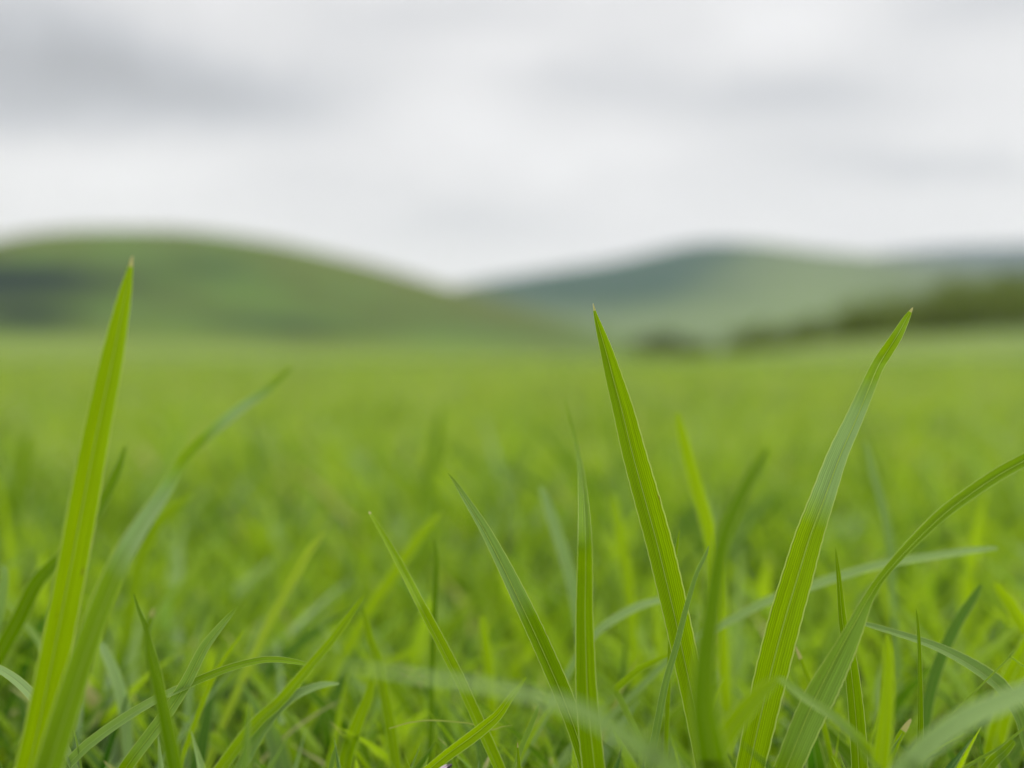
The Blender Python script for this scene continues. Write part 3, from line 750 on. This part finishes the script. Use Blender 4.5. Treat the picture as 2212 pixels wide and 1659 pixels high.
# ------------------------------------------------------------------ sky and sun
SUN_EL, SUN_AZ = 48.0, 62.0        # degrees; azimuth measured from the view direction
w = bpy.data.worlds.new('World'); scene.world = w; w.use_nodes = True
nt = w.node_tree; nt.nodes.clear(); g = NG(nt)
tc = g.n('ShaderNodeTexCoord')
sx = g.n('ShaderNodeSeparateXYZ'); nt.links.new(tc.outputs['Generated'], sx.inputs[0])
dx, dy, dz = sx.outputs
az = g.math('ARCTAN2', dx, dy)
el = g.math('ARCSINE', dz)
sky = g.n('ShaderNodeTexSky', sky_type='NISHITA', sun_disc=False)
sky.sun_elevation = math.radians(SUN_EL); sky.sun_rotation = math.radians(SUN_AZ)
# cloud deck: banks (azimuth, elevation, half-sizes in sheet units, amount) plus drifting noise
wv_ = g.n('ShaderNodeCombineXYZ'); g.put(wv_.inputs[0], az); g.put(wv_.inputs[1], g.math('MULTIPLY', el, 1.7))
nA = g.noise(wv_.outputs[0], 5.0, 5.0, 0.55)
nB = g.noise(wv_.outputs[0], 2.2, 4.0, 0.5)
wz = g.math('MULTIPLY', g.math('SUBTRACT', nA, 0.5), 0.30)
banks = [(-60, 150, 520, 100, -.20), (330, 205, 330, 62, -.11), (560, 215, 170, 80, -.06), (-60, 30, 280, 90, -.10), (330, 370, 330, 55, .07),
         (950, 265, 180, 95, .08), (1330, 330, 140, 45, .06), (1090, 110, 150, 50, .05), (1700, 215, 260, 60, -.14), (1260, 190, 160, 50, -.08),
         (2010, 350, 220, 42, -.13), (2130, 15, 200, 55, -.10), (1690, 30, 190, 50, .06), (1020, 490, 260, 42, -.07), (900, 45, 300, 40, -.06),
         (2110, 140, 150, 55, .03), (760, 410, 160, 26, -.05), (350, 480, 500, 40, .0)]
val = g.math('ADD', 0.805, g.math('MULTIPLY', g.math('SUBTRACT', nA, 0.5), 0.22))
val = g.math('ADD', val, g.math('MULTIPLY', g.math('SUBTRACT', nB, 0.5), 0.12))
for (bx, by, sx_, sy_, am) in banks:
    a0 = math.atan((bx - CX) / F); e0 = math.atan((HOR - by) / F * math.cos(a0))
    u_ = g.math('DIVIDE', g.math('SUBTRACT', az, a0), sx_ / F)
    v_ = g.math('DIVIDE', g.math('SUBTRACT', g.math('ADD', el, g.math('MULTIPLY', wz, 0.35)), e0), sy_ / F)
    r2 = g.math('ADD', g.math('MULTIPLY', u_, u_), g.math('MULTIPLY', v_, v_))
    val = g.math('ADD', val, g.math('MULTIPLY', g.math('POWER', 2.71828, g.math('MULTIPLY', r2, -0.8)), am * 1.12))
# an overcast sky grows brighter towards the zenith
zen = g.ramp(dz, 0.31, 0.85, 1.0, 3.6)
val = g.math('MULTIPLY', g.math('MAXIMUM', val, 0.3), zen)
tone = g.mix(g.ramp(val, 0.50, 0.86), (0.962, 0.988, 1.035), (1.005, 1.0, 1.005))
cl = g.mix(1.0, tone, g.math('MULTIPLY', val, 10.0), 'MULTIPLY')
skc = g.mix(0.94, sky.outputs[0], cl)
bg = g.n('ShaderNodeBackground'); g.put(bg.inputs[0], skc); bg.inputs[1].default_value = 0.1
wo = g.n('ShaderNodeOutputWorld'); nt.links.new(bg.outputs[0], wo.inputs[0])

sd_ = bpy.data.lights.new('sun', 'SUN'); sd_.energy = 1.5; sd_.angle = math.radians(14); sd_.color = (1.0, 0.96, 0.88)
so = link('sun', sd_)
e_, a_ = math.radians(SUN_EL), math.radians(SUN_AZ)
dirv = Vector((math.sin(a_) * math.cos(e_), math.cos(a_) * math.cos(e_), math.sin(e_)))
so.rotation_euler = dirv.to_track_quat('Z', 'Y').to_euler()
so.location = dirv * 50

# ------------------------------------------------------------------ render settings
scene.render.engine = 'CYCLES'
scene.view_settings.view_transform = 'Standard'
scene.view_settings.look = 'None'
scene.view_settings.exposure = 0.0
scene.view_settings.gamma = 1.0
cy = scene.cycles
cy.use_denoising = True
cy.denoiser = 'OPENIMAGEDENOISE'
cy.max_bounces = 12; cy.diffuse_bounces = 5; cy.transmission_bounces = 5; cy.glossy_bounces = 3; cy.volume_bounces = 1
cy.sample_clamp_indirect = 6.0
